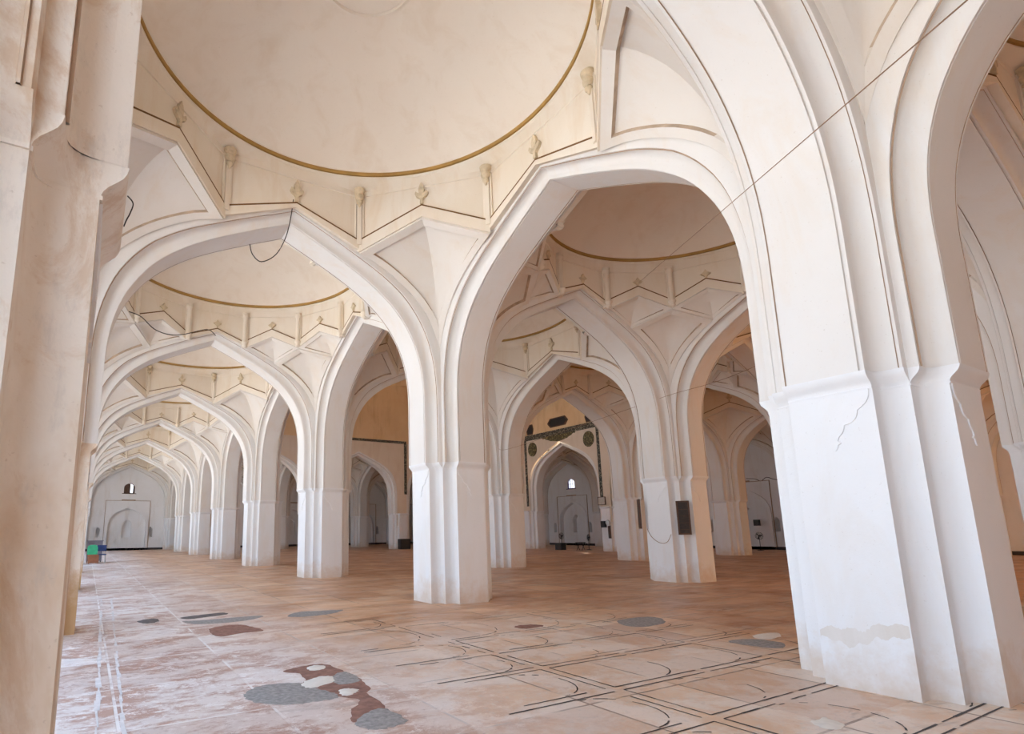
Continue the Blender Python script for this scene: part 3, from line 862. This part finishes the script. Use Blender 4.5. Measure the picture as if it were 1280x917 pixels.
def blob(pts, h, m, seed, rough=.05, n=6):
    rr = random.Random(seed); loop = []
    k = len(pts)
    for q in range(k):
        p0, p1, p2, p3 = [Vector(pts[(q+o) % k]) for o in (-1, 0, 1, 2)]
        for t in [s_/n for s_ in range(n)]:
            p = .5*((2*p1) + (p2-p0)*t + (2*p0-5*p1+4*p2-p3)*t*t + (3*p1-p0-3*p2+p3)*t**3)
            loop.append((p.x + rr.uniform(-rough, rough)*.5, p.y + rr.uniform(-rough, rough)*.5))
    c = Vector((sum(p[0] for p in loop)/len(loop), sum(p[1] for p in loop)/len(loop)))
    mb = MB()
    out = [(x, y, .0012) for x, y in loop]
    inn = [(c.x+(x-c.x)*.93, c.y+(y-c.y)*.93, h) for x, y in loop]
    mb.grid([out, inn], closed=True); mb.face([mb.vert(p) for p in inn])
    return mb.mesh('patch', m, 60)
M_CEMENT2 = flat('cement_dark', (.20, .175, .165), .9, var=.4, scale=10)
PATCHES = [
    ('cement_patch', M_REDEARTH, 'dark red worn patch around the grey cement patches, left floor', [(2.925,3.788),(3.18,3.889),(3.445,3.854),(3.501,3.528),(3.536,3.087),(3.462,2.643),(3.358,2.476),(3.323,2.048),(3.172,1.895),(2.921,1.768),(2.992,2.005),(3.222,2.31),(3.089,2.533),(3.004,2.809),(2.869,3.093),(3.007,3.263),(3.043,3.614)]),
    ('cement_patch', M_CEMENT, 'largest oval grey cement patch on the left floor', [(2.326,3.077),(2.443,3.252),(2.642,3.317),(2.908,3.211),(3.012,2.883),(3.11,2.63),(3.035,2.495),(2.812,2.495),(2.593,2.53),(2.399,2.702),(2.312,2.871)]),
    ('cement_patch', M_CEMENT, 'small grey cement patch beside the pale streak on the left floor', [(3.228,3.125),(3.384,3.352),(3.512,3.39),(3.538,3.141),(3.468,2.914),(3.264,2.905)]),
    ('lime_patch', M_LIME, 'pale streak of lime touching the large oval cement patch', [(2.909,3.126),(3.11,3.316),(3.3,3.308),(3.27,3.099),(3.111,2.984),(2.936,2.946)]),
    ('lime_patch', M_LIME, 'upper small white lime patch on the dark red area', [(3.196,3.772),(3.308,3.863),(3.415,3.763),(3.337,3.621),(3.206,3.642)]),
    ('lime_patch', M_LIME, 'lower small white lime patch on the dark red area', [(3.147,2.706),(3.261,2.752),(3.343,2.638),(3.257,2.539),(3.132,2.535)]),
    ('cement_patch', M_CEMENT, 'grey cement patch nearest the lower edge of the picture', [(2.914,1.772),(3.114,1.96),(3.287,1.995),(3.315,1.625),(3.239,1.547),(3.071,1.521),(2.943,1.564),(2.893,1.67)]),
    ('floor_stain', M_REDEARTH, 'red-brown worn rectangle on the floor in the middle of the left aisle', [(2.742,7.215),(3.018,7.407),(3.259,7.378),(3.39,7.035),(3.448,6.565),(3.059,6.504),(2.775,6.371),(2.693,6.677)]),
    ('cement_patch', M_CEMENT, 'long thin grey cement strip across the left aisle floor', [(2.482,8.301),(2.78,8.247),(3.305,8.256),(3.844,8.211),(3.726,7.915),(3.185,7.696),(2.611,7.858)]),
    ('floor_stain', M_CEMENT2, 'dark grey smear at the left end of the long cement strip', [(1.773,8.713),(1.931,8.958),(2.108,8.931),(2.115,8.572),(1.919,8.395)]),
    ('floor_stain', M_CEMENT2, 'thin dark smear just above the long cement strip', [(2.494,8.796),(2.821,8.961),(3.309,9.039),(3.338,8.747),(2.833,8.571),(2.606,8.54)]),
    ('cement_patch', M_CEMENT, 'grey cement patch left of the big right pier foot', [(8.692,2.141),(9.126,2.054),(9.178,1.673),(8.786,1.518),(8.628,1.847)]),
    ('lime_patch', M_LIME, 'white lime smear behind the grey patch left of the big right pier', [(9.349,2.18),(9.712,2.193),(9.905,2.123),(9.608,1.943),(9.199,1.941)]),
    ('lime_patch', M_LIME, 'white lime patch on brown floor before the big right pier', [(6.079,-0.126),(6.211,-0.126),(6.277,-0.15),(6.206,-0.306),(6.03,-0.318),(5.994,-0.212)]),
    ('cement_patch', M_CEMENT, 'faint grey oval cement patch on the brown floor of the second aisle', [(8.811,4.12),(9.317,4.239),(9.727,4.084),(9.359,3.613),(8.775,3.523),(8.556,3.732)]),
    ('floor_stain', M_REDEARTH, 'brown worn spot on the floor right of the middle pier', [(7.017,4.677),(7.291,4.699),(7.479,4.575),(7.41,4.419),(7.006,4.427)]),
    ('cement_patch', M_CEMENT, 'grey wet-looking strip at the foot of the middle pier', [(4.257,7.852),(4.597,8.27),(4.993,8.19),(5.463,8.066),(5.029,7.678),(4.449,7.613)]),
]

hh = {'floor_stain': .0035}
for k, (nm, m_, lb, pts) in enumerate(PATCHES):
    h_ = .002 if m_ is M_REDEARTH else (.0045 if nm == 'lime_patch' else .0032)
    thing(nm, lb, 'patch', (0, 0, 0), 0, None, blob(pts, h_, m_, k, .03))

# ------------------------------------------------------------------ plaster repair on the near pier
rr = random.Random(11)
def repair():
    mb = MB(); up = []; lo = []
    n = 60
    for k in range(n+1):
        f = k/n; y = -W*.97 + 2*W*.97*f; env = .35 + .65*sin(pi*min(max(f, .03), .97))
        z = .60 - .12*f
        up.append((0, y, z + env*(.045*sin(f*7+1) + .02*sin(f*23) + rr.uniform(0, .018) + .06)))
        lo.append((0, y, z - env*(.09 + .035*sin(f*9+2) + .02*sin(f*31) + rr.uniform(0, .018))))
    mb.grid([lo, up]); return mb.mesh('repair_patch', M_PATCH, 0)
o = link('repair_patch', repair(), PIERS[0, 1], (-A-.003, 0, 0)); o['label'] = 'grey plaster repair band'

# ------------------------------------------------------------------ cables and loose wires
def cable(name, label, pts, r, m=None, smooth=True, group=None):
    pts = [Vector(p) for p in pts]
    if smooth:
        out = []
        for k in range(len(pts)-1):
            p0, p1, p2, p3 = pts[max(k-1, 0)], pts[k], pts[k+1], pts[min(k+2, len(pts)-1)]
            for t in [q/6 for q in range(6)]:
                out.append(.5*((2*p1) + (p2-p0)*t + (2*p0-5*p1+4*p2-p3)*t*t + (3*p1-p0-3*p2+p3)*t**3))
        pts = out + [pts[-1]]
    mb = MB(); mb.tube(pts, r, 6, 0)
    return thing(name, label, 'cable', (0, 0, 0), 0, group, mb.mesh(name, m or M_WIRE))
cable('stretched_cable', 'thin cable stretched from overhead at right to a rosette in the second aisle dome',
      [(7.38, -8.0, 3.0), (2.99, -3.1, 3.36), (4.0, -2.17, 3.77), (14.02, 7.0, 8.44)], .0038, M_CORD, False)
cable('stretched_cable', 'thin cable running past the pier with two boards and up behind the big pier',
      [(15.72, 15.7, 4.9), (15.70, 14.81, 4.82), (15.69, 10.2, 5.2), (15.65, 7.59, 5.43), (15.69, 5.23, 5.62), (15.69, .82, 6.66), (15.69, -.06, 6.99), (15.72, -1.2, 7.3)], .006, M_CORD)
cable('hanging_wire', 'loose dark wire loop hanging at the apex of the large left arch',
      [(4.06, 7.57, 8.32), (4.02, 7.59, 7.9), (3.93, 7.6, 7.45), (3.74, 7.6, 7.03), (3.46, 7.6, 6.81), (3.28, 7.6, 6.92), (3.22, 7.6, 7.12)], .010)
cable('hanging_wire', 'dark wire swagged across the second dome along the left aisle',
      [(1.43, 14.35, 7.81), (1.77, 14.65, 7.82), (2.16, 14.95, 7.61), (2.62, 15.2, 7.59), (3.08, 15.4, 7.75), (3.76, 15.55, 8.07), (4.04, 15.55, 7.91)], .014)
cable('hanging_wire', 'short curled black wire stuck to the left edge pier above its ledge',
      [(.925, .36, 3.34), (.955, .37, 3.31), (.945, .37, 3.25), (.93, .36, 3.20), (.92, .36, 3.16)], .0035)
cable('hanging_wire', 'cord drooping between the two dark boards on the pier',
      [(15.63, 8.66, 1.52), (15.60, 8.50, 1.28), (15.60, 8.25, 1.12), (15.60, 8.0, 1.14), (15.62, 7.86, 1.36)], .008, M_CORD)
cable('hanging_wire', 'tangled dark wires strung along the far dark wall at right',
      [(XW-.03, 20.2, 4.95), (XW-.03, 19.6, 4.88), (XW-.04, 19.2, 4.70), (XW-.03, 18.8, 4.92), (XW-.04, 18.3, 4.74), (XW-.03, 17.7, 4.66), (XW-.03, 16.9, 4.7)], .02)
# ------------------------------------------------------------------ boards on the pier of the third row
def board(label, cx_, cy_, ang, zc_, h_, w_):
    t = thing('framed_board', label, 'board', (cx_, cy_, zc_), ang, None)
    mb = MB()
    for lo, hi in (((-w_/2, -.03, -h_/2), (-w_/2+.04, .03, h_/2)), ((w_/2-.04, -.03, -h_/2), (w_/2, .03, h_/2)), ((-w_/2, -.03, -h_/2), (w_/2, .03, -h_/2+.04)), ((-w_/2, -.03, h_/2-.04), (w_/2, .03, h_/2))):
        mb.box(lo, hi)
    link('board_frame', mb.mesh('board_frame', M_WOOD, 0), t)
    mb = MB(); mb.box((-w_/2+.04, -.018, -h_/2+.04), (w_/2-.04, .02, h_/2-.04))
    for k in range(4): mb.box((-w_/2+.06, -.022, -h_/2+.14+k*.19), (w_/2-.06, -.018, -h_/2+.15+k*.19), 1)
    link('board_panel', mb.mesh('board_panel', [M_BOARD, M_WOOD], 0), t)
    return t
board('dark framed board across the front corner of the middle-right pier', 2*S-.745, S-.745, -pi/4, 1.83, .96, .34)
board('dark framed board across the far corner of the middle-right pier, seen edge on', 2*S-.745, S+.745, -3*pi/4, 1.98, .90, .34)
# ------------------------------------------------------------------ things in the left aisle by the far piers
def chair(label, loc, rz, m_seat, m_back, m_leg, round_top):
    t = thing('chair', label, 'chair', loc, rz)
    for x in (-.2, .2):
        for y in (-.2, .2):
            mb = MB(); mb.tube([(x*1.1, y*1.1, 0), (x, y, .44)], .018, 8); link('leg', mb.mesh('leg', m_leg), t)
    mb = MB(); mb.box((-.24, -.24, .42), (.24, .24, .47)); link('seat', mb.mesh('seat', m_seat, 0), t)
    mb = MB()
    if round_top:
        pl = [(-.24, .46), (.24, .46), (.25, .82), (.21, .93), (.12, .98), (-.12, .98), (-.21, .93), (-.25, .82)]
        mb.prism(pl, 'y', .2, .25); link('backrest', mb.mesh('backrest', m_back, 0), t)
        mb = MB(); mb.box((-.25, -.26, .05), (.25, -.24, .44)); link('seat_cover', mb.mesh('seat_cover', M_RUST, 0), t)
    else:
        mb.box((-.22, .2, .62), (.22, .24, .95)); link('backrest', mb.mesh('backrest', m_back, 0), t)
        for x in (-.2, .2):
            mb = MB(); mb.tube([(x, .22, .44), (x, .22, .9)], .016, 8); link('back_post', mb.mesh('back_post', m_leg), t)
    return t
chair('green round-backed chair with rust-brown cover far down the left aisle', (1.22, 32.1, 0), .15, M_RUST, M_GREEN, M_RUST, True)
chair('dark blue chair on thin steel legs beside the green one', (1.62, 32.9, 0), -.1, M_BLUE, M_BLUE, M_STEEL, False)
t = thing('steel_cabinet', 'grey low cabinet standing behind the green chair', 'cabinet', (1.30, 34.2, 0), 0)
mb = MB(); mb.box((-.38, -.25, .06), (.38, .25, 1.15)); mb.box((-.41, -.27, 1.15), (.41, .27, 1.20)); link('body', mb.mesh('cabinet_body', M_GREY, 0), t)
for x in (-.19, .19):
    mb = MB(); mb.box((x-.17, -.265, .10), (x+.17, -.25, 1.10)); dd = link('door', mb.mesh('cabinet_door', M_GREY, 0), t)
    mb = MB(); mb.box((x*.25-.012, -.285, .66), (x*.25+.012, -.265, .80)); link('handle', mb.mesh('handle', M_BLACK, 0), dd)
for x in (-.34, .34):
    for y in (-.2, .2):
        mb = MB(); mb.box((x-.02, y-.02, 0), (x+.02, y+.02, .06)); link('foot', mb.mesh('cabinet_foot', M_BLACK, 0), t)
# ------------------------------------------------------------------ fans, speakers and signs deep in the hall
def pedestal_fan(label, loc, rz, hgt):
    t = thing('pedestal_fan', label, 'fan', loc, rz, None)
    mb = MB(); mb.lathe([(0, 0), (.2, 0), (.2, .02), (.06, .05), (0, .05)], 20); link('base', mb.mesh('fan_base', M_BLACK), t)
    mb = MB(); mb.tube([(0, 0, .04), (0, 0, hgt-.1)], .018, 8); link('pole', mb.mesh('fan_pole', M_BLACK), t)
    mb = MB()
    def ringp(r, y): return [(r*cos(2*pi*k/20), y, hgt + r*sin(2*pi*k/20)) for k in range(21)]
    for r, y in ((.24, 0), (.235, -.05), (.235, .05), (.15, -.06)): mb.tube(ringp(r, y), .006, 5)
    for k in range(16):
        a = 2*pi*k/16
        for y in (-.06, .06): mb.tube([(.03*cos(a), y, hgt+.03*sin(a)), (.24*cos(a), 0, hgt+.24*sin(a))], .004, 4)
    link('guard', mb.mesh('fan_guard', M_BLACK), t)
    mb = MB(); mb.lathe([(0, -.06), (.05, -.06), (.06, 0), (.05, .12), (0, .13)], 12)
    mb.v = [(x, z, hgt + y) for x, y, z in mb.v]; link('motor', mb.mesh('fan_motor', M_BLACK), t)
    for k in range(3):
        a = 2*pi*k/3 + .4; mb = MB()
        pts = [(.05, -.35), (.2, -.5), (.22, .1), (.05, .35)]
        q = [mb.vert((r*cos(a+o*.9), -.02+.03*o, hgt + r*sin(a+o*.9))) for r, o in pts]
        q2 = [mb.vert((r*cos(a+o*.9), -.014+.03*o, hgt + r*sin(a+o*.9))) for r, o in pts]
        mb.face(q); mb.face(q2[::-1])
        for e in range(4): mb.face((q[e], q[(e+1) % 4], q2[(e+1) % 4], q2[e]))
        link('blade', mb.mesh('fan_blade', M_BLACK, 0), t)
    return t
def speaker(label, loc, rz, w_, d_, h_, cat='speaker', name='loudspeaker'):
    t = thing(name, label, cat, loc, rz)
    mb = MB(); mb.box((-w_/2, -d_/2, 0), (w_/2, d_/2, h_)); link('cabinet', mb.mesh('speaker_cabinet', M_BLACK, 0), t)
    mb = MB(); mb.box((-w_*.43, -d_/2-.015, h_*.06), (w_*.43, -d_/2, h_*.94)); link('grille', mb.mesh('speaker_grille', M_BOARD, 0), t)
    return t
pedestal_fan('black pedestal fan standing by the far dark wall at right', (39.8, 18.75, 0), -pi/2, .95)
speaker('small black loudspeaker fixed on the dark wall above the right-hand fan', (XW-.14, 19.75, 1.62), -pi/2, .34, .26, .42)
pedestal_fan('black pedestal fan behind the floor speaker in the decorated arch', (32.5, 29.45, 0), -pi/2, 1.02)
speaker('black floor speaker standing on the left under the decorated arch', (31.95, 29.02, 0), -pi/2, .62, .5, .52)
speaker('black low speaker cabinet at the foot of the pier in the prayer chamber corner', (24.62, 40.05, 0), 0, .95, .5, .86)
pedestal_fan('black low fan on the right under the decorated arch', (33.3, 27.5, 0), -pi/2-.5, .9)
t = thing('book_stand', 'dark folding stand beside the low fan under the decorated arch', 'stand', (32.3, 27.35, 0), .3)
for s_ in (-1, 1):
    mb = MB(); mb.tube([(-.25*s_, -.2, 0), (.25*s_, -.2, .55)], .02, 6); mb.tube([(-.25*s_, .2, 0), (.25*s_, .2, .55)], .02, 6); link('leg', mb.mesh('stand_leg', M_BLACK), t)
mb = MB(); mb.box((-.32, -.24, .54), (.32, .24, .58)); link('stand_top', mb.mesh('stand_top', M_BLACK, 0), t)
XP = 4*S - A
t = thing('notice_board', 'pale patterned notice board high on the pier right of the decorated arch', 'sign', (XP-.02, 24.98, 3.2), 0)
mb = MB(); mb.box((-.02, -.30, 0), (.018, .30, .52)); link('sheet', mb.mesh('sheet', M_PAPER, 0), t)
mb = MB()
for z0 in (-.03, .5): mb.box((-.035, -.32, z0), (.018, .32, z0+.04))
for y0 in (-.33, .29): mb.box((-.035, y0, -.03), (.018, y0+.04, .54))
link('sheet_frame', mb.mesh('sheet_frame', M_WOOD, 0), t)
speaker('small black speaker hung under the pale notice board', (XP-.12, 24.86, 1.62), -pi/2, .34, .22, .44)
t = thing('wall_fan', 'grey wall fan beside the small black speaker on the pier', 'fan', (XP-.12, 24.5, 1.95), -pi/2)
mb = MB(); mb.lathe([(0, -.05), (.17, -.04), (.19, 0), (.17, .04), (0, .05)], 18); mb.v = [(x, z, y) for x, y, z in mb.v]; link('guard', mb.mesh('wall_fan_guard', M_STEEL), t)
mb = MB(); mb.box((-.03, .0, -.03), (.03, .12, .03)); link('bracket', mb.mesh('wall_fan_bracket', M_BLACK, 0), t)
board('narrow dark board hung below the wall fan on the pier', XP-.03, 24.47, -pi/2, 1.30, .85, .2)
speaker('black box mounted inside the small niche of the wall below the bright window', (XW+.58, 35.72, 1.70), -pi/2, .34, .22, .5, 'box', 'wall_box')


# ------------------------------------------------------------------ light
w = bpy.data.worlds.new('sky'); SC.world = w; w.use_nodes = True
nt = w.node_tree; bg = nt.nodes['Background']
tc = N(nt, 'ShaderNodeTexCoord'); sp = N(nt, 'ShaderNodeSeparateXYZ'); nt.links.new(tc.outputs['Generated'], sp.inputs[0])
skyc = ramp(nt, sp.outputs['Z'], [(0., (.78, .88, 1.0)), (.6, (.48, .68, 1.0))])
nt.links.new(skyc, bg.inputs['Color']); bg.inputs['Strength'].default_value = 2.0
sun = bpy.data.lights.new('sun', 'SUN'); sun.energy = 16.0; sun.angle = .01; sun.color = (1, .96, .90)
so = bpy.data.objects.new('sun', sun); COL.objects.link(so); so.rotation_euler = (radians(-30), radians(22), 0)


# ------------------------------------------------------------------ camera
cam = bpy.data.cameras.new('camera'); co = bpy.data.objects.new('camera', cam); COL.objects.link(co); SC.camera = co
yaw, pitch, roll = .5153, .1763, -.0111
F = Vector((sin(yaw)*cos(pitch), cos(yaw)*cos(pitch), sin(pitch)))
R0 = Vector((cos(yaw), -sin(yaw), 0)); U0 = R0.cross(F)
R = R0*cos(roll) + U0*sin(roll); U = -R0*sin(roll) + U0*cos(roll)
co.matrix_world = Matrix(((R.x, U.x, -F.x, .8767), (R.y, U.y, -F.y, -2.7623), (R.z, U.z, -F.z, 1.55), (0, 0, 0, 1)))
cam.sensor_fit = 'HORIZONTAL'; cam.sensor_width = 36; cam.lens = 699.3/1280*36
cam.shift_x = 129.93/1280; cam.shift_y = 79.86/1280
cam.clip_start = .05; cam.clip_end = 400
SC.view_settings.view_transform = 'Standard'; SC.view_settings.look = 'None'
SC.view_settings.gamma = 1; SC.view_settings.use_curve_mapping = False
SC.view_settings.exposure = 0.73
SC.cycles.max_bounces = 12; SC.cycles.diffuse_bounces = 10; SC.cycles.use_denoising = True
SC.cycles.sample_clamp_indirect = 10
